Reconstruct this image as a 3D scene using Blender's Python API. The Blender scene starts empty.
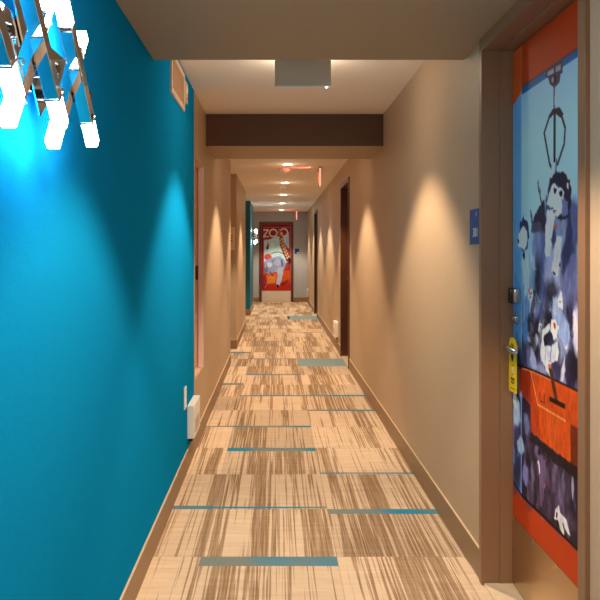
import bpy, bmesh, math, random
import numpy as np
from mathutils import Vector, Matrix
random.seed(7); rng = np.random.default_rng(11)
C = bpy.context.scene.collection
PI = math.pi

# ------------------------------------------------------------------ dimensions
WL, WR = -0.548, 0.84
CEIL = 2.42
SOF = 2.2005
YE = 19.6
YB = -1.7
CAMZ = 1.34
F = 730.0

# ------------------------------------------------------------------ helpers
def lin(r, g=None, b=None):
    if g is None: r, g, b = r
    f = lambda c: (c/255/12.92) if c/255 <= .04045 else ((c/255+.055)/1.055)**2.4
    return (f(r), f(g), f(b), 1)

def mat(name, col, rough=.6, metal=0, emit=None, estr=0, bump=0, bscale=300, var=0, vscale=3, alpha=1, spec=.5, trans=0):
    m = bpy.data.materials.new(name); m.use_nodes = True
    nt = m.node_tree; N = nt.nodes; L = nt.links
    b = N['Principled BSDF']
    b.inputs['Base Color'].default_value = col
    b.inputs['Roughness'].default_value = rough
    b.inputs['Metallic'].default_value = metal
    b.inputs['Specular IOR Level'].default_value = spec
    b.inputs['Alpha'].default_value = alpha
    b.inputs['Transmission Weight'].default_value = trans
    if emit:
        b.inputs['Emission Color'].default_value = emit
        b.inputs['Emission Strength'].default_value = estr
    tc = N.new('ShaderNodeTexCoord')
    if var:
        nz = N.new('ShaderNodeTexNoise'); nz.inputs['Scale'].default_value = vscale; nz.inputs['Detail'].default_value = 6
        L.new(tc.outputs['Object'], nz.inputs['Vector'])
        mp = N.new('ShaderNodeMapRange'); mp.inputs[1].default_value = .3; mp.inputs[2].default_value = .7
        mp.inputs[3].default_value = 1-var; mp.inputs[4].default_value = 1+var
        L.new(nz.outputs['Fac'], mp.inputs[0])
        mx = N.new('ShaderNodeVectorMath'); mx.operation = 'SCALE'
        mx.inputs[0].default_value = col[:3]; L.new(mp.outputs[0], mx.inputs['Scale'])
        L.new(mx.outputs[0], b.inputs['Base Color'])
    if bump:
        nz = N.new('ShaderNodeTexNoise'); nz.inputs['Scale'].default_value = bscale; nz.inputs['Detail'].default_value = 3
        L.new(tc.outputs['Object'], nz.inputs['Vector'])
        bp = N.new('ShaderNodeBump'); bp.inputs['Strength'].default_value = bump; bp.inputs['Distance'].default_value = .002
        L.new(nz.outputs['Fac'], bp.inputs['Height']); L.new(bp.outputs[0], b.inputs['Normal'])
    return m

class MB:
    def __init__(s): s.v = []; s.f = []; s.m = []
    def quad(s, pts, mi=0):
        n = len(s.v); s.v += [tuple(p) for p in pts]; s.f.append(tuple(range(n, n+len(pts)))); s.m.append(mi)
    def box(s, x0, x1, y0, y1, z0, z1, mi=0):
        n = len(s.v)
        s.v += [(x0,y0,z0),(x1,y0,z0),(x1,y1,z0),(x0,y1,z0),(x0,y0,z1),(x1,y0,z1),(x1,y1,z1),(x0,y1,z1)]
        for f in ((0,3,2,1),(4,5,6,7),(0,1,5,4),(1,2,6,5),(2,3,7,6),(3,0,4,7)):
            s.f.append(tuple(n+i for i in f)); s.m.append(mi)
        return s
    def prism(s, c, d, u, w, L, wu, ww, mi=0, taper=1.0):
        """box with centre c, long axis d (length L), side axes u, w"""
        c, d, u, w = Vector(c), Vector(d).normalized(), Vector(u).normalized(), Vector(w).normalized()
        n = len(s.v)
        for k, t in ((-.5, 1), (.5, taper)):
            for a, b in ((-1,-1),(1,-1),(1,1),(-1,1)):
                s.v.append(tuple(c + d*L*k + u*a*wu/2*t + w*b*ww/2*t))
        for f in ((0,3,2,1),(4,5,6,7),(0,1,5,4),(1,2,6,5),(2,3,7,6),(3,0,4,7)):
            s.f.append(tuple(n+i for i in f)); s.m.append(mi)
        return s
    def tube(s, pts, rad, seg=16, mi=0, caps=True, squash=1.0):
        P = [Vector(p) for p in pts]; R = rad if isinstance(rad, (list, tuple)) else [rad]*len(P)
        up = Vector((0,0,1))
        n0 = len(s.v)
        for i, p in enumerate(P):
            d = (P[min(i+1,len(P)-1)] - P[max(i-1,0)])
            if d.length < 1e-9: d = P[-1]-P[0]
            d.normalize()
            a = d.cross(up)
            if a.length < 1e-3: a = d.cross(Vector((1,0,0)))
            a.normalize(); b = a.cross(d)
            for k in range(seg):
                t = 2*PI*k/seg
                s.v.append(tuple(p + a*math.cos(t)*R[i] + b*math.sin(t)*R[i]*squash))
        for i in range(len(P)-1):
            for k in range(seg):
                k2 = (k+1) % seg
                s.f.append((n0+i*seg+k, n0+i*seg+k2, n0+(i+1)*seg+k2, n0+(i+1)*seg+k)); s.m.append(mi)
        if caps:
            s.f.append(tuple(n0+k for k in range(seg))); s.m.append(mi)
            s.f.append(tuple(n0+(len(P)-1)*seg+k for k in range(seg))[::-1]); s.m.append(mi)
        return s
    def build(s, name, mats, parent=None, bevel=0, smooth=False, loc=(0,0,0)):
        me = bpy.data.meshes.new(name)
        L = Vector(loc)
        me.from_pydata([tuple(Vector(v)-L) for v in s.v], [], s.f)
        if not isinstance(mats, (list, tuple)): mats = [mats]
        for m in mats: me.materials.append(m)
        for p, mi in zip(me.polygons, s.m): p.material_index = mi; p.use_smooth = smooth
        bm = bmesh.new(); bm.from_mesh(me); bmesh.ops.recalc_face_normals(bm, faces=bm.faces)
        if bevel:
            es = [e for e in bm.edges if len(e.link_faces) == 2 and e.calc_face_angle(0) > .6]
            bmesh.ops.bevel(bm, geom=es, offset=bevel, segments=2, affect='EDGES', profile=.6)
        bm.to_mesh(me); bm.free()
        if smooth:
            try: me.set_sharp_from_angle(angle=.7)
            except Exception: pass
        o = bpy.data.objects.new(name, me); C.objects.link(o)
        o.location = loc
        if parent: 
            o.parent = parent
            o.location = Vector(loc) - Vector(wloc.get(parent.name, (0,0,0)))
        wloc[o.name] = tuple(loc)
        return o
wloc = {}
def tag(o, label=None, cat=None, group=None, kind=None):
    if label: o['label'] = label
    if cat: o['category'] = cat
    if group: o['group'] = group
    if kind: o['kind'] = kind
    return o
def empty(name, loc):
    o = bpy.data.objects.new(name, None); C.objects.link(o); o.location = loc; o.empty_display_size = .05
    wloc[o.name] = tuple(loc); return o
def copy_tree(o, parent=None):
    c = o.copy(); C.objects.link(c)
    if parent: c.parent = parent
    for ch in list(o.children): copy_tree(ch, c)
    return c
def text_mesh(s, size, name, m, parent, origin, xdir, updir, depth=.001, align='CENTER'):
    cu = bpy.data.curves.new(name, 'FONT'); cu.body = s; cu.size = size; cu.extrude = depth
    cu.align_x = align; cu.align_y = 'CENTER'
    t = bpy.data.objects.new('tmp', cu); C.objects.link(t)
    dg = bpy.context.evaluated_depsgraph_get(); dg.update()
    me = bpy.data.meshes.new_from_object(t.evaluated_get(dg))
    bpy.data.objects.remove(t)
    xd, ud = Vector(xdir).normalized(), Vector(updir).normalized(); nd = xd.cross(ud)
    M = Matrix((xd, ud, nd)).transposed().to_4x4()
    me.transform(M)
    me.materials.clear(); me.materials.append(m); me.name = name
    o = bpy.data.objects.new(name, me); C.objects.link(o)
    o.parent = parent; o.location = Vector(origin) - Vector(wloc.get(parent.name, (0,0,0)))
    wloc[o.name] = tuple(origin)
    return o

# ------------------------------------------------------------------ materials
M = {}
M['blue'] = mat('blue_vinyl_wallcovering', lin(14,142,206), .8, spec=.0, bump=.35, bscale=260, var=.05, vscale=140)
M['teal'] = mat('teal_paint', lin(0,104,128), .6, bump=.2, bscale=260)
M['taupe'] = mat('taupe_wallcovering', lin(190,165,137), .5, spec=.3, bump=.35, bscale=240, var=.03, vscale=90)
M['greywall'] = mat('grey_wallcovering', lin(172,178,186), .6, bump=.25, bscale=240, var=.03)
M['ceil'] = mat('ceiling_paint', lin(242,234,224), .8, bump=.15, bscale=120)
M['soffit'] = mat('soffit_taupe_paint', lin(158,138,110), .55, bump=.1, bscale=120)
M['beamface'] = mat('dark_brown_paint', lin(84,54,34), .6)
M['base'] = mat('brown_vinyl_base', lin(146,116,84), .45)
M['caulk'] = mat('pale_caulk_line', lin(214,190,160), .5)
M['frame'] = mat('bronze_painted_steel', lin(138,103,74), .38, spec=.5)
M['darkframe'] = mat('dark_walnut_brown', lin(92,50,26), .4, var=.15, vscale=6)
M['steel'] = mat('brushed_steel', lin(205,180,145), .3, metal=1)
M['plate2'] = mat('pale_brushed_steel', lin(240,236,228), .3, metal=.7)
M['chrome'] = mat('polished_chrome', lin(225,225,228), .04, metal=1)
M['satin'] = mat('satin_chrome', lin(200,198,195), .22, metal=1)
M['black'] = mat('black_plastic', lin(14,14,16), .25)
M['white'] = mat('white_plastic', lin(252,250,246), .35)
M['gap'] = mat('dark_rubber_seal', lin(20,14,12), .8)
M['stone'] = mat('cream_stone', lin(225,205,178), .35, var=.05, vscale=20)
M['pink'] = mat('rose_beige_paint', lin(224,180,152), .45)
M['pale'] = mat('pale_lilac_metal', lin(226,196,190), .35)
M['edge_orange'] = mat('door_edge_brown', lin(120,52,24), .4)
M['red'] = mat('red_print', lin(200,30,30), .5)
M['yellow'] = mat('yellow_card', lin(250,215,10), .5)
M['ink'] = mat('black_ink', lin(30,26,10), .6)
M['blue_sign'] = mat('blue_acrylic', lin(0,84,150), .4, spec=.1)
M['sign_white'] = mat('white_lettering', lin(240,240,245), .5)
M['glass_lamp'] = mat('lit_frosted_glass', lin(255,255,255), .4, emit=(.90,.95,1,1), estr=16)
M['lens'] = mat('lit_downlight_lens', lin(255,250,240), .5, emit=(1,.84,.62,1), estr=10)
M['fill_glow'] = mat('fill_panel_glow', lin(255,250,240), .5, emit=(1,.86,.70,1), estr=2)  # glowing face of the added fill panel behind the viewer
M['exit_panel'] = mat('exit_acrylic', lin(190,190,180), .12, alpha=.62)
M['exit_back'] = mat('exit_panel_grey', lin(196,190,172), .6)
M['exit_edge'] = mat('lit_red_edge', lin(255,120,100), .4, emit=(1,.18,.10,1), estr=1.6)
M['exit_letter'] = mat('lit_red_letters', lin(255,60,40), .4, emit=(1,.08,.05,1), estr=1.0)

def vcol_mat(name, rough=.55):
    m = bpy.data.materials.new(name); m.use_nodes = True; N = m.node_tree.nodes
    a = N.new('ShaderNodeVertexColor'); a.layer_name = 'Print'
    b = N['Principled BSDF']; b.inputs['Roughness'].default_value = rough; b.inputs['Specular IOR Level'].default_value = .15
    m.node_tree.links.new(a.outputs['Color'], b.inputs['Base Color'])
    return m
M['print'] = vcol_mat('printed_door_film')

# carpet: woven stripes running along the corridor, random per 60 cm tile
TX, TY, TW = -0.33, 3.21, .595
def carpet_mat():
    m = bpy.data.materials.new('carpet_tile_weave'); m.use_nodes = True
    nt = m.node_tree; N = nt.nodes; L = nt.links; b = N['Principled BSDF']; b.inputs['Roughness'].default_value = .95
    b.inputs['Specular IOR Level'].default_value = .15
    tc = N.new('ShaderNodeTexCoord'); sep = N.new('ShaderNodeSeparateXYZ'); L.new(tc.outputs['Object'], sep.inputs[0])
    def math_(op, a, bb=None, c=None):
        n = N.new('ShaderNodeMath'); n.operation = op
        for i, v in enumerate((a, bb, c)):
            if v is None: continue
            if isinstance(v, (int, float)): n.inputs[i].default_value = v
            else: L.new(v, n.inputs[i])
        return n.outputs[0]
    X, Y = sep.outputs[0], sep.outputs[1]
    tx = math_('DIVIDE', math_('SUBTRACT', X, TX), TW+.002); ty = math_('DIVIDE', math_('SUBTRACT', Y, TY), TW)
    ix, iy = math_('FLOOR', tx), math_('FLOOR', ty); fx, fy = math_('FRACT', tx), math_('FRACT', ty)
    cb = N.new('ShaderNodeCombineXYZ'); L.new(ix, cb.inputs[0]); L.new(iy, cb.inputs[1]); cb.inputs[2].default_value = 4.7
    wn = N.new('ShaderNodeTexWhiteNoise'); wn.noise_dimensions = '3D'; L.new(cb.outputs[0], wn.inputs['Vector'])
    seed = math_('MULTIPLY', wn.outputs['Value'], 97.0)
    # slight wander of the threads along the length
    def noise(vx, vy, vz, scale, detail=2, rough=.5):
        c = N.new('ShaderNodeCombineXYZ')
        for i, v in enumerate((vx, vy, vz)):
            if isinstance(v, (int, float)): c.inputs[i].default_value = v
            else: L.new(v, c.inputs[i])
        n = N.new('ShaderNodeTexNoise'); n.inputs['Scale'].default_value = scale; n.inputs['Detail'].default_value = detail; n.inputs['Roughness'].default_value = rough
        L.new(c.outputs[0], n.inputs['Vector']); return n.outputs['Fac']
    ysl = math_('MULTIPLY', Y, .010)
    stripes = noise(math_('ADD', X, seed), ysl, seed, 74, 3, .55)          # thin stripes
    band = noise(math_('ADD', X, seed), 0.0, math_('ADD', seed, 3.3), 5.2, 1, .4)    # wide dense / open bands
    bandm = N.new('ShaderNodeMapRange'); bandm.inputs[1].default_value = .42; bandm.inputs[2].default_value = .58
    bandm.inputs[3].default_value = .60; bandm.inputs[4].default_value = .42; L.new(band, bandm.inputs[0])
    thr = bandm.outputs[0]
    d = math_('SUBTRACT', stripes, thr)
    s = N.new('ShaderNodeMapRange'); s.inputs[1].default_value = -.03; s.inputs[2].default_value = .03; L.new(d, s.inputs[0])
    pile = noise(X, Y, 0.0, 330, 2, .7)
    cross = noise(math_('MULTIPLY', X, .12), Y, 1.0, 30, 2, .6)
    crm = N.new('ShaderNodeMapRange'); crm.inputs[1].default_value = .35; crm.inputs[2].default_value = .7; crm.inputs[3].default_value = .90; crm.inputs[4].default_value = 1.06
    L.new(cross, crm.inputs[0])
    pm = N.new('ShaderNodeMapRange'); pm.inputs[1].default_value = .3; pm.inputs[2].default_value = .7; pm.inputs[3].default_value = .80; pm.inputs[4].default_value = 1.18
    L.new(pile, pm.inputs[0])
    # streaky breakup of the dark stripes
    br = noise(math_('MULTIPLY', X, 3.0), math_('MULTIPLY', Y, .05), seed, 40, 3, .7)
    brm = N.new('ShaderNodeMapRange'); brm.inputs[1].default_value = .38; brm.inputs[2].default_value = .6; brm.inputs[3].default_value = .55; brm.inputs[4].default_value = 1.0
    L.new(br, brm.inputs[0])
    fac = math_('MULTIPLY', s.outputs[0], brm.outputs[0])
    mix = N.new('ShaderNodeMix'); mix.data_type = 'RGBA'; L.new(fac, mix.inputs['Factor'])
    mix.inputs['A'].default_value = lin(222,198,172); mix.inputs['B'].default_value = lin(148,118,88)
    tone = N.new('ShaderNodeMapRange'); tone.inputs[3].default_value = .80; tone.inputs[4].default_value = 1.08
    wn2 = N.new('ShaderNodeSeparateColor'); L.new(wn.outputs['Color'], wn2.inputs[0]); L.new(wn2.outputs[1], tone.inputs[0])
    # tile seams: hairline at each edge
    ed = math_('MINIMUM', math_('MINIMUM', fx, math_('SUBTRACT', 1.0, fx)), math_('MINIMUM', fy, math_('SUBTRACT', 1.0, fy)))
    seam = N.new('ShaderNodeMapRange'); seam.inputs[1].default_value = .0; seam.inputs[2].default_value = .006; seam.inputs[3].default_value = .72; seam.inputs[4].default_value = 1
    L.new(ed, seam.inputs[0])
    k = math_('MULTIPLY', math_('MULTIPLY', tone.outputs[0], seam.outputs[0]), math_('MULTIPLY', crm.outputs[0], pm.outputs[0]))
    sc = N.new('ShaderNodeVectorMath'); sc.operation = 'SCALE'; L.new(mix.outputs['Result'], sc.inputs[0]); L.new(k, sc.inputs['Scale'])
    L.new(sc.outputs[0], b.inputs['Base Color'])
    bp = N.new('ShaderNodeBump'); bp.inputs['Strength'].default_value = .5; bp.inputs['Distance'].default_value = .003
    L.new(pile, bp.inputs['Height']); L.new(bp.outputs[0], b.inputs['Normal'])
    return m
def strip_mat():
    m = bpy.data.materials.new('carpet_blue_band'); m.use_nodes = True
    nt = m.node_tree; N = nt.nodes; L = nt.links; b = N['Principled BSDF']; b.inputs['Roughness'].default_value = .95
    b.inputs['Specular IOR Level'].default_value = .15
    tc = N.new('ShaderNodeTexCoord')
    n = N.new('ShaderNodeTexNoise'); n.inputs['Scale'].default_value = 2.2; n.inputs['Detail'].default_value = 1
    L.new(tc.outputs['Object'], n.inputs['Vector'])
    n2 = N.new('ShaderNodeTexNoise'); n2.inputs['Scale'].default_value = 260; L.new(tc.outputs['Object'], n2.inputs['Vector'])
    r = N.new('ShaderNodeMapRange'); r.inputs[1].default_value = .42; r.inputs[2].default_value = .6; L.new(n.outputs['Fac'], r.inputs[0])
    mix = N.new('ShaderNodeMix'); mix.data_type = 'RGBA'; L.new(r.outputs[0], mix.inputs['Factor'])
    mix.inputs['A'].default_value = lin(40,134,172); mix.inputs['B'].default_value = lin(122,134,130)
    pm = N.new('ShaderNodeMapRange'); pm.inputs[1].default_value = .3; pm.inputs[2].default_value = .7; pm.inputs[3].default_value = .75; pm.inputs[4].default_value = 1.25
    L.new(n2.outputs['Fac'], pm.inputs[0])
    sc = N.new('ShaderNodeVectorMath'); sc.operation = 'SCALE'; L.new(mix.outputs['Result'], sc.inputs[0]); L.new(pm.outputs[0], sc.inputs['Scale'])
    L.new(sc.outputs[0], b.inputs['Base Color'])
    return m
M['carpet'] = carpet_mat(); M['band'] = strip_mat()
M['inset'] = mat('grey_blue_carpet_inset', lin(134,158,164), .95, var=.12, vscale=160, spec=.1)

# ------------------------------------------------------------------ floor (one mesh, bands are faces of it)
XB = [-1.3, -.925, TX, TX+.597, .84+.0, 1.06]
cols = [(-1.3,-.927),(-.927,TX),(TX,.267),(.267,.864),(.864,1.06)]
bands = {}   # (row boundary k, col) -> list of (y0 offset, y1 offset)
def yb(k): return TY + TW*k
spec = {(0,2):(-.095,0), (1,1):(.0,.05), (1,2):(.012,.036), (1,3):(-.07,-.0), (2,3):(.012,.036), (3,2):(-.085,-.0), (3,1):None,
        (4,1):(-.0,.03), (4,2):(-.01,.04), (5,3):(-.03,.02), (6,2):(.0,.05), (6,3):(.0,.06), (7,1):(-.02,.09), (8,2):(-.02,.05),(9,1):(.0,.03),
        (10,2):(-.02,.03),(11,1):(-.08,.04),(12,2):(0,.03),(13,2):(0,.05),(15,3):(0,.05),(16,2):(0,.04),(18,2):(0,.05),(-1,2):(0,.06),(-2,3):(-.06,0)}
strips = [(c, yb(k)+v[0], yb(k)+v[1], cols[c], 1) for (k, c), v in spec.items() if v]
strips.append((3, 8.57, 9.17, (.264,.84), 2)); strips.append((3, 14.5, 15.3, (.235,.84), 2))
fl = MB()
for ci, (x0, x1) in enumerate(cols):
    ss = sorted([s for s in strips if s[0] == ci], key=lambda s: s[1])
    y = YB-.2
    for s in ss:
        if s[1] < y: continue
        if s[1] > y: fl.quad([(x0,y,0),(x1,y,0),(x1,s[1],0),(x0,s[1],0)], 0)
        a, b_ = s[3]
        if a > x0+1e-4: fl.quad([(x0,s[1],0),(a,s[1],0),(a,s[2],0),(x0,s[2],0)], 0)
        fl.quad([(a,s[1],0),(b_,s[1],0),(b_,s[2],0),(a,s[2],0)], s[4])
        if b_ < x1-1e-4: fl.quad([(b_,s[1],0),(x1,s[1],0),(x1,s[2],0),(b_,s[2],0)], 0)
        y = s[2]
    fl.quad([(x0,y,0),(x1,y,0),(x1,YE+.3,0),(x0,YE+.3,0)], 0)
fl.box(-1.3, 1.06, YB-.2, YE+.3, -.1, -.012, 0)
floor = fl.build('floor', [M['carpet'], M['band'], M['inset']])
tag(floor, 'striped beige and brown carpet tile floor with blue bands', 'floor', kind='structure')

# ------------------------------------------------------------------ walls
def wall(name, boxes, m, label, extra=()):
    b = MB()
    for x in boxes: b.box(*x)
    mats = m if isinstance(m, list) else [m]
    return tag(b.build(name, mats), label, 'wall', kind='structure')
LO = -1.25
wall('wall_left', [(LO,WL,YB,4.88,0,CEIL)], M['blue'], 'bright blue textured wall on the left behind the chrome wall lamp')
NZ0, NZ1, NY0, NY1 = .475, 1.97, 4.93, 5.46
nb = MB()
nb.box(LO,WL,4.88,NY0,0,CEIL); nb.box(LO,WL,NY0,NY1,0,NZ0); nb.box(LO,WL,NY0,NY1,NZ1,CEIL); nb.box(LO,WL,NY1,8.8,0,CEIL); nb.box(LO,-.86,NY0,NY1,NZ0,NZ1)
tag(nb.build('wall_left', M['taupe']), 'taupe left wall just past the blue wall, with a tall niche', 'wall', kind='structure')
nl = MB()
t = .006
nl.box(-.85,WL-.03,NY1-t,NY1-.0005,NZ0,NZ1); nl.box(-.85,WL-.01,NY0,NY1-t,NZ0+.0005,NZ0+t); nl.box(-.856,-.85,NY0,NY1,NZ0,NZ1); nl.box(-.85,WL-.01,NY0,NY1-t,NZ1-t,NZ1-.0005)
niche = nl.build('trim_1', M['pink']); tag(niche, 'rose beige lining of the niche at the end of the blue wall', 'niche', kind='structure')
nf = MB(); nf.box(WL-.03,WL+.006,NY1-.03,NY1+.004,NZ0,NZ1)
nf.build('frame_strip', M['pale'], niche)
lp = MB(); z0 = 1.34-(280-252)*5.4/F
lp.box(-.600,-.578,NY1-.014,NY1-t-.0005,z0,z0+.105); lp.box(-.596,-.582,NY1-.018,NY1-.012,z0+.02,z0+.045); lp.box(-.596,-.582,NY1-.018,NY1-.012,z0+.06,z0+.085)
lp.build('latch_plate', M['darkframe'], niche)
wall('wall_left', [(LO,WL,10.1,13.1,0,CEIL)], M['taupe'], 'taupe left wall section between the two side recesses')
wall('wall_left', [(LO,WL,15.4,17.6,0,CEIL)], M['teal'], 'dark teal wall section near the far end on the left')
wall('wall_left', [(LO-.15,LO,YB,YE+.2,0,CEIL)], M['greywall'], 'back of the side recesses on the left of the corridor')
wall('wall_end', [(LO,1.06,YE+.06,YE+.2,0,CEIL),(LO,-.452,YE,YE+.06,0,CEIL),(.469,1.06,YE,YE+.06,0,CEIL),(-.452,.469,YE,YE+.06,2.14,CEIL)], M['greywall'], 'grey end wall around the poster door')
wall('wall_back', [(LO,1.06,YB-.15,YB,0,CEIL)], M['taupe'], 'taupe wall closing the corridor behind the viewer')
# right wall with three door openings
doors = [(1.952,2.970),(8.33,9.40),(14.78,15.82)]
rb = MB(); y = YB
for a, b_ in doors:
    rb.box(WR,1.06,y,a,0,CEIL); rb.box(WR,1.06,a,b_,2.2,CEIL); y = b_
rb.box(WR,1.06,y,YE,0,CEIL); rb.box(1.01,1.06,YB,YE,0,CEIL)
tag(rb.build('wall_right', M['taupe']), 'long taupe textured wall on the right with three doors', 'wall', kind='structure')

cb = MB(); cb.box(LO,1.06,YB,YE+.2,CEIL,CEIL+.1)
tag(cb.build('ceiling', M['ceil']), 'pale cream painted corridor ceiling', 'ceiling', kind='structure')
s1 = MB(); s1.box(WL,WR,YB,3.27,SOF,CEIL-.001)
tag(s1.build('trim_2', M['soffit']), 'lowered taupe soffit over the near end of the corridor', 'soffit', kind='structure')
s2 = MB(); s2.box(WL,WR,5.72,6.51,2.17,CEIL-.001)
s2.box(WL,WR,5.712,5.7195,2.17,CEIL-.001,1)
tag(s2.build('trim_3', [M['soffit'], M['beamface']]), 'dark brown fronted ceiling beam crossing the corridor', 'beam', kind='structure')

# baseboards
BH, BT = .12, .008
def baseboard(name, runs, label):
    b = MB()
    for (x0,x1,y0,y1) in runs:
        b.box(x0,x1,y0,y1,0.001,BH); b.box(x0,x1,y0,y1,BH,BH+.004,1)
    return tag(b.build(name, [M['base'], M['caulk']]), label, 'baseboard', kind='structure')
baseboard('baseboard_left', [(WL,WL+BT,YB,8.8+BT)], 'brown vinyl baseboard along the near left wall')
baseboard('baseboard_left', [(WL,WL+BT,10.1-BT,13.1+BT),(LO,WL,10.1-BT,10.1)], 'brown vinyl baseboard on the left wall between the recesses')
baseboard('baseboard_left', [(WL,WL+BT,15.4-BT,17.6+BT),(LO,WL,15.4-BT,15.4)], 'brown baseboard below the teal wall section')
baseboard('baseboard_right', [(WR-BT,WR,YB,1.947)], 'brown baseboard on the right before the near door')
baseboard('baseboard_right', [(WR-BT,WR,2.975,8.325)], 'brown baseboard on the right between the near door and the second door')
baseboard('baseboard_right', [(WR-BT,WR,9.405,14.775)], 'brown baseboard on the right between the second and third doors')
baseboard('baseboard_right', [(WR-BT,WR,15.825,YE)], 'brown baseboard on the right past the third door')
baseboard('baseboard_end', [(LO,-.452,YE-BT,YE),(.469,WR-BT,YE-BT,YE)], 'brown baseboard either side of the poster door')

# ------------------------------------------------------------------ raster painting for printed doors
class Art:
    """print painted on a flat leaf; shapes are given as (u, v) metres on the leaf"""
    def __init__(s, u0, u1, v0, v1, step):
        s.nu = int(round(abs(u1-u0)/step))+1; s.nv = int(round(abs(v1-v0)/step))+1
        s.u = np.linspace(u0,u1,s.nu); s.v = np.linspace(v0,v1,s.nv)
        s.U, s.V = np.meshgrid(s.u, s.v); s.img = np.zeros((s.nv, s.nu, 3)); s.step = step
        s.soft = step*1.2
    def _blend(s, cov, col, a=1):
        c = np.array(lin(col)[:3]); k = (np.clip(cov,0,1)*a)[...,None]; s.img = s.img*(1-k) + c*k
    def poly(s, pts, col, a=1, soft=None):
        P = np.array(pts, float); soft = soft or s.soft
        inside = np.zeros(s.U.shape, bool); dist = np.full(s.U.shape, 1e9)
        n = len(P)
        for i in range(n):
            x1,y1 = P[i]; x2,y2 = P[(i+1)%n]
            if y1 != y2:
                c = ((y1 > s.V) != (y2 > s.V)) & (s.U < (x2-x1)*(s.V-y1)/(y2-y1)+x1)
                inside ^= c
            dist = np.minimum(dist, s._seg(x1,y1,x2,y2))
        sd = np.where(inside, dist, -dist)
        s._blend(sd/soft+.5, col, a)
    def _seg(s,x1,y1,x2,y2):
        dx,dy = x2-x1,y2-y1; L2 = dx*dx+dy*dy+1e-12
        t = np.clip(((s.U-x1)*dx+(s.V-y1)*dy)/L2,0,1)
        return np.hypot(s.U-x1-t*dx, s.V-y1-t*dy)
    def line(s, pts, w, col, a=1, soft=None):
        d = np.full(s.U.shape, 1e9)
        for (x1,y1),(x2,y2) in zip(pts[:-1],pts[1:]): d = np.minimum(d, s._seg(x1,y1,x2,y2))
        s._blend((w/2-d)/(soft or s.soft)+.5, col, a)
    def ell(s, c, ru, rv, col, rot=0, a=1, soft=None):
        du, dv = s.U-c[0], s.V-c[1]; cs, sn = math.cos(rot), math.sin(rot)
        x = du*cs+dv*sn; y = -du*sn+dv*cs
        r = np.sqrt((x/ru)**2+(y/rv)**2)
        s._blend((1-r)*min(ru,rv)/(soft or s.soft)+.5, col, a)
    def ring(s, c, r, w, col, a=1):
        d = np.abs(np.hypot(s.U-c[0], s.V-c[1])-r); s._blend((w/2-d)/s.soft+.5, col, a)
    def noise(s, su, sv, seed):
        g = np.random.default_rng(seed); gu = int((abs(s.u[-1]-s.u[0]))/su)+3; gv = int((abs(s.v[-1]-s.v[0]))/sv)+3
        G = g.random((gv,gu)); U, V = np.meshgrid(s.u, s.v); fu = np.abs(U-s.u[0])/su; fv = np.abs(V-s.v[0])/sv
        i = fu.astype(int); j = fv.astype(int); a = fu-i; b = fv-j; a = a*a*(3-2*a); b = b*b*(3-2*b)
        return (G[j,i]*(1-a)+G[j,i+1]*a)*(1-b)+(G[j+1,i]*(1-a)+G[j+1,i+1]*a)*b
    def build(s, name, parent, place, m):
        """place(u, v) -> xyz arrays"""
        co = np.stack(place(s.U, s.V), -1).reshape(-1,3)
        me = bpy.data.meshes.new(name)
        idx = np.arange(s.nu*s.nv).reshape(s.nv,s.nu)
        q = np.stack([idx[:-1,:-1],idx[:-1,1:],idx[1:,1:],idx[1:,:-1]],-1).reshape(-1,4)
        me.vertices.add(len(co)); me.vertices.foreach_set('co', co.ravel())
        me.loops.add(q.size); me.loops.foreach_set('vertex_index', q.ravel().astype(np.int32))
        me.polygons.add(len(q)); me.polygons.foreach_set('loop_start', (np.arange(len(q))*4).astype(np.int32))
        me.update(calc_edges=True); me.validate()
        at = me.color_attributes.new('Print','FLOAT_COLOR','POINT')
        rgba = np.concatenate([np.clip(s.img,0,1).reshape(-1,3), np.ones((len(co),1))],1)
        at.data.foreach_set('color', rgba.ravel().astype(np.float32))
        me.materials.append(m)
        o = bpy.data.objects.new(name, me); C.objects.link(o); o.parent = parent
        o.location = -Vector(wloc.get(parent.name,(0,0,0)))
        wloc[o.name] = (0,0,0)
        return o

# ------------------------------------------------------------------ right hand doors
LX = .950
def right_door(n, y0, y1, label, leafmat, framemat):
    """y0..y1 clear opening between the jambs"""
    root = empty('door_%d' % n, (LX, (y0+y1)/2, 0)); tag(root, label, 'door', kind='structure')
    b = MB(); top = 2.15
    for (a, c, stop) in ((y1, y1+.035, -1), (y0-.048, y0, 1)):
        b.box(.826,.90,a,c,0.001,2.2)
        if stop < 0: b.box(.90,1.005,a-.006,c,0.001,2.2)
        else: b.box(.90,1.005,a,c+.006,0.001,2.2)
    b.box(.826,.90,y0,y1,top,2.2); b.box(.90,1.005,y0,y1,top-.006,2.2)
    b.build('door_frame', framemat, root, bevel=.002)
    s = MB(); s.box(.997,1.008,y0,y1,0.002,top-.006); s.box(LX+.002,.998,y0+.006,y0+.011,.01,top-.01); s.build('seal', M['gap'], root)
    l = MB(); l.box(LX,.998,y0+.012,y1-.012,.012,2.138); leaf = l.build('door_leaf', leafmat, root)
    th = MB(); th.box(WR-.004,LX+.04,y0,y1-.001,.0005,.010); th.build('threshold', M['stone'], root, bevel=.002)
    return root, leaf
d1, leaf1 = right_door(1, 2.0, 2.935, 'near door on the right printed with a claw machine full of stuffed husky dogs', M['edge_orange'], M['frame'])
d2, leaf2 = right_door(2, 8.38, 9.35, 'second door on the right, seen edge on in a dark brown frame', M['darkframe'], M['darkframe'])
d3, leaf3 = right_door(3, 14.83, 15.77, 'third door on the right, farthest along the wall, dark brown', M['darkframe'], M['darkframe'])

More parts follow.
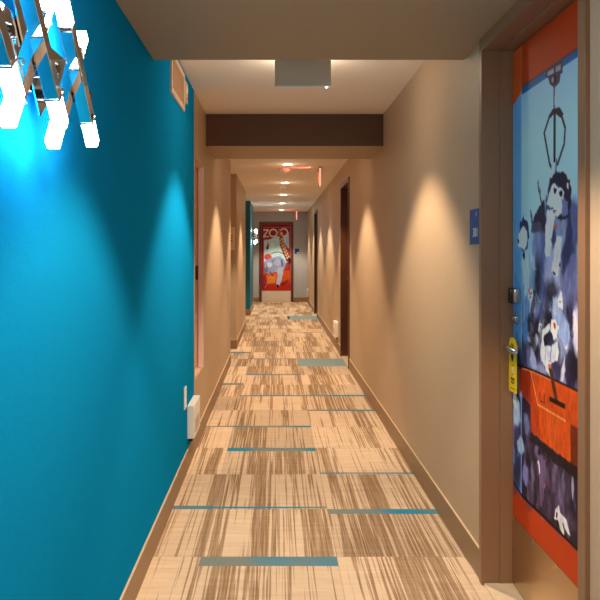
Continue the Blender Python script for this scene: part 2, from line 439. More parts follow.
# --- claw machine print: photo measurement (px) -> leaf coordinates
def P(x, y):
    Y = F*LX/(x-276); return (Y, CAMZ-(y-252)*Y/F)
def PP(*pts): return [P(*p) for p in pts]
A = Art(2.02, 2.921, .285, 2.138, .003)
def wpoly(pts, col, a=1, soft=None): A.poly(PP(*pts), col, a, soft)
def wline(pts, w, col, a=1, soft=None): A.line(PP(*pts), w, col, a, soft)
def well(x, y, rx, ry, col, rot=0, a=1, soft=None):
    c = P(x,y); c2 = P(x+rx,y); c3 = P(x,y+ry)
    # rot: positive leans to the right in the picture
    A.ell(c, abs(c2[0]-c[0]), abs(c3[1]-c[1]), col, rot, a, soft)
OR, ORD, ORL = (222,84,22), (150,44,14), (240,110,40)
A._blend(np.ones(A.U.shape), (196,66,20))
# glass interior, graded print from pale blue to violet dark
wpoly([(512.5,107),(522,92),(600,38),(600,572),(522,497),(512.5,482)], (172,205,216))
zt = np.clip((1.42-A.V)/.45,0,1); inter = (A.V < 2.0)
def region(pts, soft=.006):
    k = A.img.copy(); A.img = np.zeros_like(k); A.poly(PP(*pts), (255,255,255), 1, soft); msk = A.img[...,0].copy(); A.img = k; return msk
glass = region([(512.5,107),(522,92),(600,38),(600,572),(522,497),(512.5,482)])
A._blend(glass*zt, (70,66,98))
zt2 = np.clip((1.1-A.V)/.3,0,1); A._blend(glass*zt2, (52,42,62), .9)
A._blend(glass*np.clip((A.V-1.75)/.3,0,1), (120,165,195), .5)
wpoly([(522,87),(600,33),(600,42),(522,95)], (38,104,160))
wline([(522,87),(600,33)], .004, (60,20,10))
# side glass strip
strip = region([(512.5,107),(522,92),(522,497),(512.5,482)])
A._blend(strip, (86,158,205), .8); A._blend(strip*np.clip((1.25-A.V)/.5,0,1), (84,120,170), .45)
wline([(521.6,92),(521.6,497)], .005, (190,220,235), .6)
wline([(516,104),(515.5,486)], .006, (60,130,190), .45)
wpoly([(512.5,50),(522,45),(522,92),(512.5,107)], (214,92,34))
wline([(521.5,45),(521.5,92)], .006, (236,140,80), .7)
# plush pile: soft blobs
U0_, V0_ = A.U, A.V
A.U = U0_ + (A.noise(.022,.022,21)-.5)*.013 + (A.noise(.009,.009,22)-.5)*.004
A.V = V0_ + (A.noise(.022,.022,23)-.5)*.013 + (A.noise(.009,.009,24)-.5)*.004
g = np.random.default_rng(5)
pal = [(96,96,132),(70,64,96),(120,124,160),(150,156,186),(44,36,56),(176,182,206),(58,48,70),(36,28,44)]
nb_ = 0
while nb_ < 150:
    u = g.uniform(2.1,2.90); v = g.uniform(.45,1.28)
    if v > 1.22-(u-2.3)*.12: continue
    A.ell((u,v), g.uniform(.02,.05), g.uniform(.03,.09), pal[g.integers(len(pal))], g.uniform(-.7,.7), .75, .02); nb_ += 1
for i in range(90):   # crisp seams, tufts and patches of the packed toys
    x = g.uniform(524,577); y = g.uniform(248,352)
    if y > 345+(x-520)*.4 or (x < 534 and y < 262): continue
    c_ = [(30,24,38),(214,220,236),(150,164,198),(44,38,56),(84,92,130),(30,24,38),(190,198,222)][g.integers(7)]
    well(x, y, g.uniform(.7,2.4), g.uniform(3,11), c_, g.uniform(-.7,.7), .85, .005)
for i in range(14):   # little dark eyes and noses
    x = g.uniform(526,574); y = g.uniform(262,350)
    well(x,y,2.6,5,(216,222,238),g.uniform(-.5,.5),.95,.006); well(x-.8,y-1,.6,1.2,(24,20,30)); well(x+.9,y-1,.6,1.2,(24,20,30)); well(x,y+2.4,.6,1,(20,18,26))
# big husky (right) : body, legs, head
well(566,282,13,48,(108,112,150),0,.95,.03); well(573,225,9,26,(92,92,134),0,.9,.03)
well(546,262,12,50,(86,98,140),0,.9,.03); well(537,246,5,20,(128,140,176),0,.9,.03)
wpoly([(546,196),(570,196),(574,250),(560,286),(545,262)], (60,66,100), .9, .015)
well(561,222,6,26,(150,160,186),0,.95,.01)
well(553,270,9,24,(180,184,210),0,.85,.03)
wpoly([(553,208),(547,212),(545,250),(547,258),(550.5,256),(552,240),(556,215)], (214,222,236), 1, .008)
wpoly([(557,236),(562,238),(560,268),(557,272),(553,268),(554,250)], (226,226,240), 1, .01)
well(556,270,4,6,(222,220,236)); well(554.5,273,1.2,2,(30,22,40)); well(560,265,1,2.2,(40,30,50))
wpoly([(548,192),(550,178),(556,171),(564,172),(571,180),(572,200),(569,217),(562,222),(555,216),(549,206)], (48,44,66), 1, .006)
wpoly([(549,196),(552,186),(556,182),(558,188),(561,186),(564,192),(564,204),(566,208),(561,213),(556,212),(551,208),(547,204)], (206,216,228), 1, .006)
wpoly([(562,198),(569,202),(568,214),(562,218)], (124,130,172), 1, .008)
well(555.5,190,1.4,3.2,(26,20,34)); well(561,194,1.7,3.2,(20,16,28)); well(568.7,186,.9,4,(220,226,236))
well(556.8,213,5,3.6,(232,238,244)); well(555.5,212.5,2.2,1.9,(96,104,120)); well(556.5,213,1.3,1.1,(210,216,224))
well(556.6,226.5,1.5,3,(232,120,50)); 
# leaping husky tail + back (left behind)
wline([(538.5,182),(540.5,196),(542,206)], .014, (96,100,122)); wline([(531,212),(532.5,222)], .014, (96,100,122))
wpoly([(545,199),(546,232),(531,231),(533,221),(539,206)], (56,52,74), 1, .006)
wpoly([(531,224),(540,220),(545,232),(532,233)], (96,100,124), .7)
# left husky
wpoly([(519.5,232),(521,222),(524,217),(528,222),(530,236),(528,248),(523,251),(519,246)], (60,62,90), 1, .006)
wpoly([(519,236),(523,226),(527,231),(528,242),(525,249),(520,247),(517.5,242)], (206,220,230), 1, .006)
well(518.6,240.5,1,2.4,(30,34,60)); well(521,224,.9,4,(40,60,100)); wline([(524,216),(525,222)], .008, (40,44,66))
wpoly([(523,250),(528,252),(530,275),(529,300),(525,296),(523,275)], (178,200,222), 1, .01)
wpoly([(531,250),(535,258),(537,270),(534,272),(531,262)], (190,204,224), 1, .008)
well(529,290,.9,2.4,(220,120,100)); well(524,255,1,5,(30,26,40)); well(527,306,3.4,12,(120,160,200),0,.9,.015)
well(526,330,3,14,(90,136,184),0,.8,.015)
wpoly([(534,312),(538,296),(540,306),(536,318)], (140,150,180), .8, .015)
# dark gaps in the pile
for x,y,rx,ry in ((552,292,7,12),(545,338,5,18),(532,330,4,16),(571,320,4,20),(573,360,5,20),(538,276,3,20),(548,318,4,14),(556,352,4,14),(534,350,4,14)):
    well(x,y,rx,ry,(38,28,44),0,.85,.03)
# lower right husky with white chest
wpoly([(553,304),(557,297),(561,290),(563,296),(563,312),(566,318),(569,324),(571,340),(566,346),(560,338),(553,318)], (150,164,198), 1, .012)
wpoly([(558,300),(561.5,291),(563,298),(563.6,310),(559,308)], (224,228,236), 1, .005); well(560.8,302,.8,1.2,(40,34,50))
well(556,306,3,10,(180,192,216),0,.9,.01); well(568,311,1,5,(40,30,44))
wpoly([(552,320),(556,320),(559,326),(557,337),(554,341),(551.5,332)], (226,226,236), 1, .005)
well(554.7,325.5,1.1,3,(226,84,40)); wline([(550,327),(543,332),(543,346)], .022, (206,208,222))
wpoly([(541,348),(545,345),(552,347),(557,342),(559,352),(558,362),(552,364),(550,360),(545,366),(541,360)], (206,206,222), 1, .006)
wline([(546,348),(546,364)], .005, (110,104,130)); wline([(551.5,348),(551,362)], .006, (110,104,130))
wpoly([(545,360),(552,362),(551,377),(546,372)], (214,212,224), 1, .006)
wpoly([(565,356),(566,372),(563,382),(560,380)], (200,196,210), .9, .008)
well(566.5,347,.8,1.3,(220,214,220)); well(577,330,3.5,24,(210,200,226),0,.9,.01)
wpoly([(531,346),(535,352),(537,368),(533,371),(530,358)], (160,170,200), .9, .012); well(521,356,3,10,(50,84,130),0,.8,.01)
A.U, A.V = U0_, V0_
# claw mechanism
wpoly([(546,70),(563,58),(563,73),(561,74),(560,82),(555,88),(550,84),(548.5,78),(546,77)], (74,70,84), 1, .004)
wpoly([(548,72),(554,68),(554,73),(548,76)], (170,170,182)); wpoly([(556,67),(561,64),(561,70),(556,72)], (150,150,164))
well(554,80,3,5,(40,34,44)); well(553,80,1.2,3,(150,140,160))
wline([(554.5,86),(554.5,110)], .013, (80,84,96)); wline([(555.3,96),(555.3,104)], .007, (190,200,210))
wpoly([(549,116),(553,109),(560,107),(564,114),(561,118),(555,113),(551,118)], (44,42,52), 1, .004)
wline([(550,116),(544.5,133),(550,164),(552,168)], .013, (40,44,56)); wline([(562,116),(565.5,128),(564.5,144),(558,164)], .013, (40,44,56))
wline([(555,112),(554.8,160)], .020, (36,34,44)); wline([(553,160),(552,176)], .014, (190,200,212)); wline([(557,160),(556,172)], .010, (70,70,84))
# glass front lower edge and prize chute
wpoly([(520,366),(533,370),(551,378),(578,391),(600,403),(600,484),(571,464),(531,432),(531,405),(520,392)], OR)
wpoly([(520,366),(531,369),(531,432),(531,405),(520,392)], ORD)
wpoly([(531,371),(538,404),(541,438),(531,432)], (190,62,18), .8)
wpoly([(571,424),(600,440),(600,484),(571,464)], (112,40,14), .95)
wpoly([(566,421),(573,402),(600,414),(600,440),(571,424)], (206,76,22), .8)
wline([(512.5,362),(520,366),(533,370),(551,378),(578,391),(600,403)], .008, (34,20,24))
wline([(522,368),(533,372),(551,380.5)], .004, (240,150,100), .8)
wline([(531,372),(538,404.5),(566,421)], .007, (250,160,90))
for i in range(3): wline([(553-3*i,440-8*i+4),(560-4*i,422-2*i)], .03, ORL, .35, .03)
wpoly([(548.5,367),(552.5,369),(559,403),(555.5,402)], (92,50,24), 1, .004)
wpoly([(549.5,396),(565.5,404),(565.5,409.5),(549.5,401)], (44,26,20), 1, .003)
well(550,366,1.6,2,(238,120,80))
wline([(540,393),(540.6,401)], .008, (120,44,22)); wline([(544.5,394.5),(544.8,403)], .009, (110,44,26)); wline([(541,401),(545,403)], .005, (120,44,22))
# lower pile behind the lower glass
low = region([(522,398),(531,405),(531,432),(571,464),(600,484),(600,572),(522,497)])
A._blend(low, (56,40,54), .95)
A.U = U0_ + (A.noise(.022,.022,31)-.5)*.02; A.V = V0_ + (A.noise(.022,.022,33)-.5)*.02
for i in range(70):
    x = g.uniform(523,577); y0_ = 405+(x-522)*1.25; y = g.uniform(y0_+ (20 if x>531 else 6), 497+(x-522)*.93-8)
    well(x,y,g.uniform(.8,3),g.uniform(4,14),[(104,88,116),(80,62,84),(134,122,152),(40,28,38),(90,70,88)][g.integers(5)],g.uniform(-.4,.4),.6,.015)
wpoly([(531,432),(571,464),(600,484),(600,496),(571,476),(531,442)], (44,28,26), .9)
wpoly([(537,470),(538,456),(541,454),(543,458),(546,458),(547,470),(545,484),(543,505),(541,505),(540,484)], (112,92,118), .9, .008)
wpoly([(538,462),(539.5,462),(540.6,472),(539.5,472)], (208,200,214)); well(544.8,486.5,.9,2.4,(222,110,60))
wpoly([(556,510),(559,505),(562,514),(566,520),(571,536),(568,534),(564,524),(564,536),(561,531),(559,520),(555,518)], (216,206,206), 1, .005)
well(557.5,516,.9,1.6,(40,28,30)); well(573,488,1.6,10,(170,160,180),0,.9)
for x,y,rx,ry,c in ((517,412,3.4,14,(176,192,226)),(521,446,2.8,9,(168,184,206)),(526,474,2.6,11,(140,136,180)),(527,425,2.6,10,(120,128,164)),(516,445,1.5,12,(60,60,96)),(515,400,2,8,(196,208,236)),(516,470,1.3,9,(60,54,90))):
    well(x,y,rx,ry,c,0,.9,.012)
A.U, A.V = U0_, V0_
wline([(521.6,392),(521.6,497)], .010, (120,160,210), .8)
wline([(512.5,480),(522,495.5),(600,571)], .011, (26,16,22))
# fur grain
nz = A.noise(.010,.028,3)*.5 + A.noise(.02,.05,4)*.3 + A.noise(.006,.006,9)*.2
gm = glass*np.clip((1.5-A.V)/.1,0,1)
A.img *= (1 + (nz-.5)*.7*gm)[...,None]
gl = np.clip(glass*1.0, 0, 1)[..., None]
cool = np.clip((A.img**1.18)*np.array([1.45,1.55,1.72]), 0, .95)
warmth = np.clip((A.img[...,0]-A.img[...,2]*1.6)*8, 0, 1)[..., None]
A.img = A.img*(1-gl*(1-warmth)) + cool*gl*(1-warmth)
gr = A.build('door_graphic', leaf1, lambda u, v: (np.full_like(u, LX-.0012), u, v), M['print'])
gr['label'] = 'printed claw machine picture covering the door leaf'

kp = MB(); kp.box(LX-.0022,LX,2.02,2.921,.016,.284)
kick = kp.build('kick_plate', M['steel'], leaf1); kick['label'] = 'brushed steel kick plate'
scw = MB()
for yy, zz in [(2.04+.2225*i, z) for i in range(5) for z in (.03,.27)] + [(2.912,.15),(2.03,.15)]:
    scw.tube([(LX-.0022,yy,zz),(LX-.0036,yy,zz)], .005, 10)
scw.build('screw', M['satin'], kick)
# electronic reader, key cylinder, lever
lk = MB(); Y0_, Z0_ = 2.862, 1.168
lk.box(LX-.027,LX-.0012,Y0_-.034,Y0_-.004,Z0_-.027,Z0_+.029); rd = lk.build('card_reader', M['satin'], leaf1, bevel=.007, smooth=True)
lk = MB(); lk.box(LX-.034,LX-.0012,Y0_-.0045,Y0_+.026,Z0_-.031,Z0_+.031); lk.build('reader_face', M['black'], rd, bevel=.008, smooth=True)
cy = MB(); cy.tube([(LX-.001,2.868,1.08),(LX-.010,2.868,1.08),(LX-.012,2.868,1.08)], [.026,.026,.022], 24)
cyl = cy.build('key_cylinder', M['satin'], leaf1, smooth=True)
cy = MB(); cy.tube([(LX-.012,2.868,1.08),(LX-.022,2.868,1.08)], [.013,.012], 20); cy.box(LX-.0225,LX-.021,2.866,2.870,1.073,1.087); cy.build('key_plug', M['chrome'], cyl, smooth=True)
lv = MB(); HZ = .965
lv.tube([(LX-.001,2.870,HZ),(LX-.008,2.870,HZ),(LX-.010,2.870,HZ)], [.027,.027,.023], 28)
lv.tube([(LX-.008,2.870,HZ),(LX-.030,2.870,HZ),(LX-.040,2.867,HZ),(LX-.046,2.857,HZ),(LX-.047,2.835,HZ-.001),(LX-.046,2.79,HZ-.003),(LX-.042,2.765,HZ-.004)],
        [.010,.010,.012,.013,.013,.013,.009], 20)
lv.build('lever_handle', M['satin'], leaf1, smooth=True)

# door hanger card on the lever neck
def hanger():
    y0, y1, z0, z1 = 2.815, 2.909, .79, 1.005; X = LX-.022
    outer = [(y0+.006,z0),(y1-.006,z0),(y1,z0+.006),(y1,z1-.03),(y1-.012,z1-.008),(y1-.035,z1),(y0+.035,z1),(y0+.012,z1-.008),(y0,z1-.03),(y0,z0+.006)]
    hc = (2.870, HZ-.006)
    hole = [(hc[0]+.022*math.cos(a), hc[1]+.022*math.sin(a)) for a in [PI*2*k/20 for k in range(20)]]
    hole = [(hc[0]+(p[0]-hc[0])*(1.15 if k > 10 else 1), p[1]-.032 if k == 15 else (p[1]-.010 if k in (14,16) else p[1])) for k, p in enumerate(hole)]
    bm = bmesh.new()
    vo = [bm.verts.new((X, a, b)) for a, b in outer]; vh = [bm.verts.new((X, a, b)) for a, b in hole]
    eo = [bm.edges.new((vo[i], vo[(i+1)%len(vo)])) for i in range(len(vo))]; eh = [bm.edges.new((vh[i], vh[(i+1)%len(vh)])) for i in range(len(vh))]
    bmesh.ops.triangle_fill(bm, edges=eo+eh, use_beauty=True)
    r = bmesh.ops.extrude_face_region(bm, geom=list(bm.faces))
    for e in r['geom']:
        if isinstance(e, bmesh.types.BMVert): e.co.x += .0009
    bmesh.ops.recalc_face_normals(bm, faces=bm.faces)
    me = bpy.data.meshes.new('card'); bm.to_mesh(me); bm.free(); me.materials.append(M['yellow'])
    root = empty('door_hanger', (X, 2.875, z1)); tag(root, 'yellow door hanger card on the lever of the claw machine door', 'door hanger')
    o = bpy.data.objects.new('card', me); C.objects.link(o); o.parent = root; o.location = -Vector(root.location); wloc[o.name] = (0,0,0)
    def mark(ya, yb_, za, zb, e=.0003):
        k = MB(); k.box(X-e, X, ya, yb_, za, zb); k.build('print_mark', M['ink'], root)
    mark(2.852,2.872,.894,.897); mark(2.858,2.876,.858,.861)
    for i in range(4): mark(2.842+.011*i,2.850+.011*i,.836,.848)
    for i in range(3): mark(2.846+.013*i,2.856+.013*i,.824,.832)
    mark(2.834,2.892,.803,.8055)
    k = MB(); q = [(2.848,.936),(2.886,.936),(2.882,.922),(2.866,.906),(2.852,.922)]
    k.quad([(X-.0003,a,b_) for a,b_ in q]); k.quad([(X-.00005,a,b_) for a,b_ in q][::-1]); k.build('heart_mark', M['ink'], root)
    k = MB(); k.tube([(X-.0004,2.864,.880),(X,2.864,.880)], .011, 20); k.box(X-.0004,X,2.858,2.871,.864,.872); k.build('icon', M['sign_white'], root)
hanger()

# knobs on the far right-hand doors
for leaf, y0 in ((leaf2, 9.27),):
    b = MB(); b.tube([(LX-.001,y0,1.0),(LX-.01,y0,1.0)], .027, 18); b.tube([(LX-.01,y0,1.0),(LX-.05,y0,1.0),(LX-.055,y0-.02,1.0),(LX-.053,y0-.10,1.0)], [.01,.01,.011,.008], 14)
    b.build('lever_handle', M['satin'], leaf, smooth=True)

# ------------------------------------------------------------------ poster door at the far end
d4 = empty('door_4', (.04, YE, 0)); tag(d4, 'closed door at the far end with a red ZOO animal poster print', 'door', kind='structure')
ax0, ax1, at = -.392, .405, 2.085
b = MB(); b.box(ax0-.058,ax0,YE-.02,YE+.059,0.001,2.155); b.box(ax1,ax1+.062,YE-.02,YE+.059,0.001,2.155); b.box(ax0,ax1,YE-.02,YE+.059,at,2.155)
b.build('door_frame', mat('poster_door_frame_brown', lin(96,54,38), .4), d4, bevel=.003)
b = MB(); b.box(ax0+.004,ax1-.004,YE+.012,YE+.055,.012,at-.004); leaf4 = b.build('door_leaf', M['edge_orange'], d4)
b = MB(); b.box(ax0,ax1,YE-.03,YE+.058,.0005,.011); b.build('threshold', M['stone'], d4)
S4 = YE/F
B = Art(ax0+.006, ax1-.006, .30, at-.008, .004)
def Q(x, y): return ((x-276)*S4, CAMZ-(y-252)*S4)
def QQ(*p): return [Q(*q) for q in p]
B._blend(np.ones(B.U.shape), (160,34,44))
for s_ in ([(264,227.3),(290.6,227.3),(290.6,290)], [(264,227.3),(264,290)]): B.line(QQ(*s_), .022, (214,104,104), .8)
# lower ground: orange / red
B.poly(QQ((264,272),(290,270),(290,291),(262,291)), (226,84,30), 1, .05)
B.poly(QQ((267,276),(276,275),(275,283),(266,284)), (246,140,50), .9, .05)
B.poly(QQ((262,284),(294,283),(294,292),(262,292)), (206,38,24), .9, .05)
B.poly(QQ((262,276),(266,274),(268,288),(262,290)), (150,30,50), .8, .05)
B.poly(QQ((280,283),(288,279.5),(289,282),(282,287)), (140,26,30), .8, .03)
# sky
B.poly(QQ((264,240),(270,239.3),(277.5,236),(280,239),(280,246),(283,252),(288,262),(284,268),(276,272),(266,268),(264,262)), (206,226,232), 1, .015)
B.poly(QQ((282,238.5),(289,232),(289.3,249),(286,246)), (206,214,236), 1, .012)
B.ell(Q(271,246), .07, .10, (230,244,246), 0, .8, .04); B.ell(Q(276,243), .06, .08, (186,224,232), 0, .7, .04)
# hanging purple bird shape
B.poly(QQ((268,241),(269,246),(268.5,249),(267,250),(266,248),(267.3,245)), (110,52,84), 1, .01)
# letters
W_ = .034; CR = (246,220,190)
B.line(QQ((263.8,229.9),(268.2,229.9),(263.6,236.6),(268.4,236.6)), W_, CR)
B.ring(Q(273.2,233), .098, W_, CR); B.ring(Q(283.8,232.4), .098, W_, CR)
# giraffe head and neck
B.poly(QQ((278.5,236),(281.5,235),(284.5,243),(289.5,251),(290,260),(287,262),(283,254),(280.3,246)), (150,66,44), 1, .012)
for i in range(16):
    t_ = i/15; x = 280+t_*8.6+(1.1 if i%2 else -.9); y = 237.5+t_*22
    B.ell(Q(x,y), .020, .030, (240,196,150), .5, .9, .01)
B.poly(QQ((276.5,231.5),(279,230.5),(282,231),(283.5,233.5),(281.5,236.5),(279,236),(276.8,233.5)), (176,92,70), 1, .01)
B.ell(Q(281.5,233.6), .03, .035, (240,210,170)); B.line(QQ((279.2,231),(278.6,228.8)), .012, (230,190,150)); B.line(QQ((281,231),(281.4,228.8)), .012, (230,190,150))
B.ell(Q(277.6,232.6), .022, .018, (240,214,190)); B.ell(Q(280,232), .008, .008, (40,20,20))
# red disc
B.ell(Q(268,257), .098, .088, (224,84,66), 0, 1, .01)
# trunk arch and grey animal
B.line(QQ((271,254),(275,252.3),(279,252),(283,253.6)), .022, (100,84,84))
B.poly(QQ((264.5,262),(268,259),(273,257.5),(279,256),(284,259),(286,264),(284,270),(280,272),(276,271),(270,274),(264.5,272)), (156,158,184), 1, .02)
B.poly(QQ((277,268),(283,267),(283,274),(281,282),(279,286),(276.5,287.5),(276.4,282),(277.5,276)), (196,194,200), 1, .015)
B.ell(Q(269,265), .09, .07, (216,218,228), .3, .9, .03); B.ell(Q(278,263), .10, .08, (186,178,196), 0, .9, .03)
B.ell(Q(282,263), .03, .10, (84,64,100), .2, .8, .02); B.ell(Q(266,270), .05, .06, (90,84,120), 0, .8, .02)
B.ell(Q(277.6,286), .035, .045, (40,26,34), 0, 1, .01); B.ell(Q(280,256.6), .05, .03, (110,190,200), 0, .8, .02)
B.line(QQ((270,272),(273,276)), .03, (110,60,70)); B.ell(Q(287,266), .05, .09, (190,60,60), 0, .8, .02)
B.line(QQ((265,288),(268,282)), .02, (230,130,140), .7); B.line(QQ((272,262),(274,260)), .025, (110,100,130)); B.line(QQ((266,264),(267.5,268)), .025, (100,96,130))
nz = B.noise(.02,.03,3)*.5+B.noise(.045,.05,8)*.5; B.img *= (1+(nz-.5)*.35)[...,None]; B.img = np.clip(B.img*np.array([.82,1.05,1.35]), 0, .95)
gr = B.build('door_graphic', leaf4, lambda u, v: (u, np.full_like(u, YE+.0105), v), M['print'])
gr['label'] = 'red printed ZOO poster with giraffe and grey animal'
b = MB(); b.box(ax0+.01,ax1-.01,YE+.0085,YE+.012,.016,.296); kk = b.build('kick_plate', M['plate2'], leaf4); kk['label'] = 'brushed steel kick plate'
b = MB(); hx, hz = Q(288.6,260.2); b.tube([(hx+.02,YE+.012,hz),(hx+.02,YE+.0,hz)], .026, 18); b.tube([(hx+.02,YE,hz),(hx+.02,YE-.04,hz),(hx,YE-.05,hz),(hx-.09,YE-.048,hz)], [.01,.01,.011,.008], 14)
b.box(hx-.01,hx+.05,YE-.02,YE+.012,hz-.05+.0,hz+.06)
b.build('lever_handle', M['black'], leaf4, smooth=True)

# ------------------------------------------------------------------ signs
rs = empty('room_sign', (WR, 3.06, 1.445)); tag(rs, 'blue room number sign on the right wall beside the claw machine door', 'sign')
b = MB(); b.box(WR-.008,WR-.0002,2.985,3.137,1.372,1.520); pnl = b.build('sign_panel', M['blue_sign'], rs, bevel=.0015)
text_mesh('301', .052, 'room_number', M['sign_white'], rs, (WR-.009,3.043,1.420), (0,-1,0), (0,0,1), .0006)
b = MB(); b.box(WR-.009,WR-.008,3.021,3.033,1.490,1.507); b.box(WR-.009,WR-.008,3.037,3.042,1.486,1.507); b.build('emblem', mat('pale_blue_mark', lin(120,160,210), .5), rs)
rs = empty('room_sign', (.561, YE, 1.36)); tag(rs, 'small blue room sign on the end wall right of the poster door', 'sign')
wloc['_e'] = (.561, YE, 1.36)
wloc[rs.name] = (.561, YE, 1.36)
b = MB(); b.box(.553-.02,.553+.10,YE-.008-.016,YE-.0002-.016,1.292,1.428)
b = MB(); b.box(.502,.620,YE-.009,YE-.0002,1.292,1.428); b.build('sign_panel', M['blue_sign'], rs, bevel=.001)
b = MB(); b.box(.565,.605,YE-.0105,YE-.009,1.305,1.335); b.build('emblem', M['sign_white'], rs)

pl = empty('wall_plaque', (-.6,10.1,1.5)); tag(pl, 'upright beige wall plaque at the corner of the first left recess', 'plaque')
b = MB(); b.box(-.655,WL-.02,10.1-.022,10.1-.0002,1.365,1.685); b.build('panel', mat('beige_plastic', lin(240,212,180), .5), pl, bevel=.003)
b = MB()
for i in range(3): b.box(-.63,WL-.05,10.1-.0235,10.1-.022,1.49+.035*i,1.505+.035*i)
b.build('slot', M['base'], pl)

# grille on the blue wall + alarm strobe
gr_ = empty('air_grille', (WL,4.05,2.28)); tag(gr_, 'cream rectangular air grille high on the blue wall', 'air vent')
cream = mat('cream_enamel', lin(232,206,182), .45)
b = MB(); y0,y1,z0,z1 = 3.77,4.30,2.165,2.385
b.box(WL+.0002,WL+.012,y0,y1,z0,z0+.028); b.box(WL+.0002,WL+.012,y0,y1,z1-.028,z1); b.box(WL+.0002,WL+.012,y0,y0+.028,z0+.028,z1-.028); b.box(WL+.0002,WL+.012,y1-.028,y1,z0+.028,z1-.028)
b.build('frame', cream, gr_, bevel=.002)
b = MB()
n = 15
for i in range(n):
    zc = z0+.034+(z1-z0-.068)*i/(n-1)
    b.prism((WL+.007,(y0+y1)/2,zc), (0,1,0), (1,0,-.9), (.9,0,1), y1-y0-.058, .010, .0015)
b.box(WL+.0002,WL+.001,y0+.028,y1-.028,z0+.028,z1-.028)
b.build('louver', cream, gr_)
st = empty('fire_alarm', (WL,4.40,2.28)); tag(st, 'small cream fire alarm beside the grille on the blue wall', 'fire alarm')
b = MB(); b.box(WL-.001,WL+.014,4.318,4.425,2.235,2.355); b.build('housing', cream, st, bevel=.003)
b = MB(); b.tube([(WL+.014,4.372,2.31),(WL+.018,4.372,2.31),(WL+.020,4.372,2.31)], [.026,.025,.018], 20); b.build('strobe_lens', M['white'], st, smooth=True)
text_mesh('FIRE', .022, 'lettering', M['red'], st, (WL+.0145,4.372,2.255), (0,1,0), (0,0,1), .0004)

# outlet plate and low wall boxes
op = empty('outlet_plate', (WL,4.385,.46)); tag(op, 'thin white outlet plate low on the blue wall', 'outlet')
b = MB(); b.box(WL+.0002,WL+.007,4.335,4.425,.400,.530); plt = b.build('plate', M['white'], op, bevel=.002)
for zc in (.437,.493):
    b = MB(); b.box(WL+.007,WL+.009,4.363,4.397,zc-.016,zc+.016)
    b.build('socket', M['white'], op, bevel=.001)
def wall_box(side, y, label, ln=.34, h=.205, z0=.187):
    x = WL if side < 0 else WR; s = -side
    root = empty('wall_heater', (x, y, z0)); tag(root, label, 'wall heater')
    xa, xb = sorted((x+s*.0004, x+s*.045))
    b = MB(); b.box(xa,xb,y,y+ln,z0,z0+h); b.build('housing', M['white'], root, bevel=.005)
    b = MB()
    for i in range(7):
        zz = z0+.03+i*.012
        ya = sorted((x+s*.045, x+s*.0458)); b.box(ya[0],ya[1],y+.04,y+ln-.04,zz,zz+.004)
    b.build('slot', M['base'], root)
    b = MB(); xa, xb = sorted((x+s*.009, x+s*.03)); b.box(xa,xb,y+.02,y+ln-.02,z0-.018,z0-.0002); b.build('bracket', M['gap'], root)
    return root
wall_box(-1, 4.50, 'white box heater low on the blue wall at its far edge')
wall_box(1, 9.82, 'white box heater low on the right wall just past the second door')
wall_box(1, 18.6, 'small looking white box heater low on the right wall near the poster door')

# ------------------------------------------------------------------ recessed downlights
def downlight(first=False):
    root = empty('downlight', (0,0,0))
    b = MB(); n = 28; r0, r1 = .075, .058
    for k in range(n):
        a, c = 2*PI*k/n, 2*PI*(k+1)/n
        b.quad([(r0*math.cos(a),r0*math.sin(a),-.004),(r0*math.cos(c),r0*math.sin(c),-.004),(r1*math.cos(c),r1*math.sin(c),-.007),(r1*math.cos(a),r1*math.sin(a),-.007)])
        b.quad([(r0*math.cos(a),r0*math.sin(a),-.0005),(r0*math.cos(c),r0*math.sin(c),-.0005),(r0*math.cos(c),r0*math.sin(c),-.004),(r0*math.cos(a),r0*math.sin(a),-.004)])
        b.quad([(r1*math.cos(a),r1*math.sin(a),-.007),(r1*math.cos(c),r1*math.sin(c),-.007),(r1*math.cos(c),r1*math.sin(c),-.0005),(r1*math.cos(a),r1*math.sin(a),-.0005)])
    b.build('trim_ring', M['white'], root, smooth=True)
    b = MB(); b.tube([(0,0,-.0005),(0,0,-.004)], .058, 28); b.build('lens', M['lens'], root)
    li = bpy.data.lights.new('downlight_beam', 'SPOT'); li.spot_size = math.radians(99); li.spot_blend = .36; li.shadow_soft_size = .035
    li.color = (1,.77,.53); li.energy = 56
    lo = bpy.data.objects.new('downlight_beam', li); C.objects.link(lo); lo.parent = root; lo.location = (0,0,-.03)
    pt = bpy.data.lights.new('downlight_spill', 'POINT'); pt.color = (1,.78,.55); pt.energy = .3; pt.shadow_soft_size = .05
    po = bpy.data.objects.new('downlight_spill', pt); C.objects.link(po); po.parent = root; po.location = (0,0,-.11)
    return root
DX = .142
where = ['over the near doorway, in the low soffit', 'just beyond the near soffit', 'just past the dark brown beam', 'nearest of the lights visible beyond the dark beam', 'second of the lights visible beyond the dark beam',
         'third of the lights visible beyond the dark beam', 'fourth of the lights visible beyond the dark beam', 'farthest of the corridor lights, close to the poster door']
spots = [(1.9,SOF),(4.02,CEIL),(6.74,CEIL),(8.98,CEIL),(11.37,CEIL),(13.75,CEIL),(16.15,CEIL),(18.6,CEIL)]
proto = downlight()
for i, ((y, z), w) in enumerate(zip(spots, where)):
    o = proto if i == 0 else copy_tree(proto)
    o.location = (DX, y, z); tag(o, 'round recessed ceiling light ' + w, 'ceiling light', 'recessed lights down the corridor ceiling')
    if i == 1:
        for ch in o.children:
            if ch.type == 'LIGHT' and ch.data.type == 'POINT':
                ch.data = ch.data.copy(); ch.data.energy = 2.4
# the soffit light is dimmer
for ch in proto.children:
    if ch.type == 'LIGHT' and ch.data.type == 'SPOT':
        ch.data = ch.data.copy(); ch.data.energy = 40

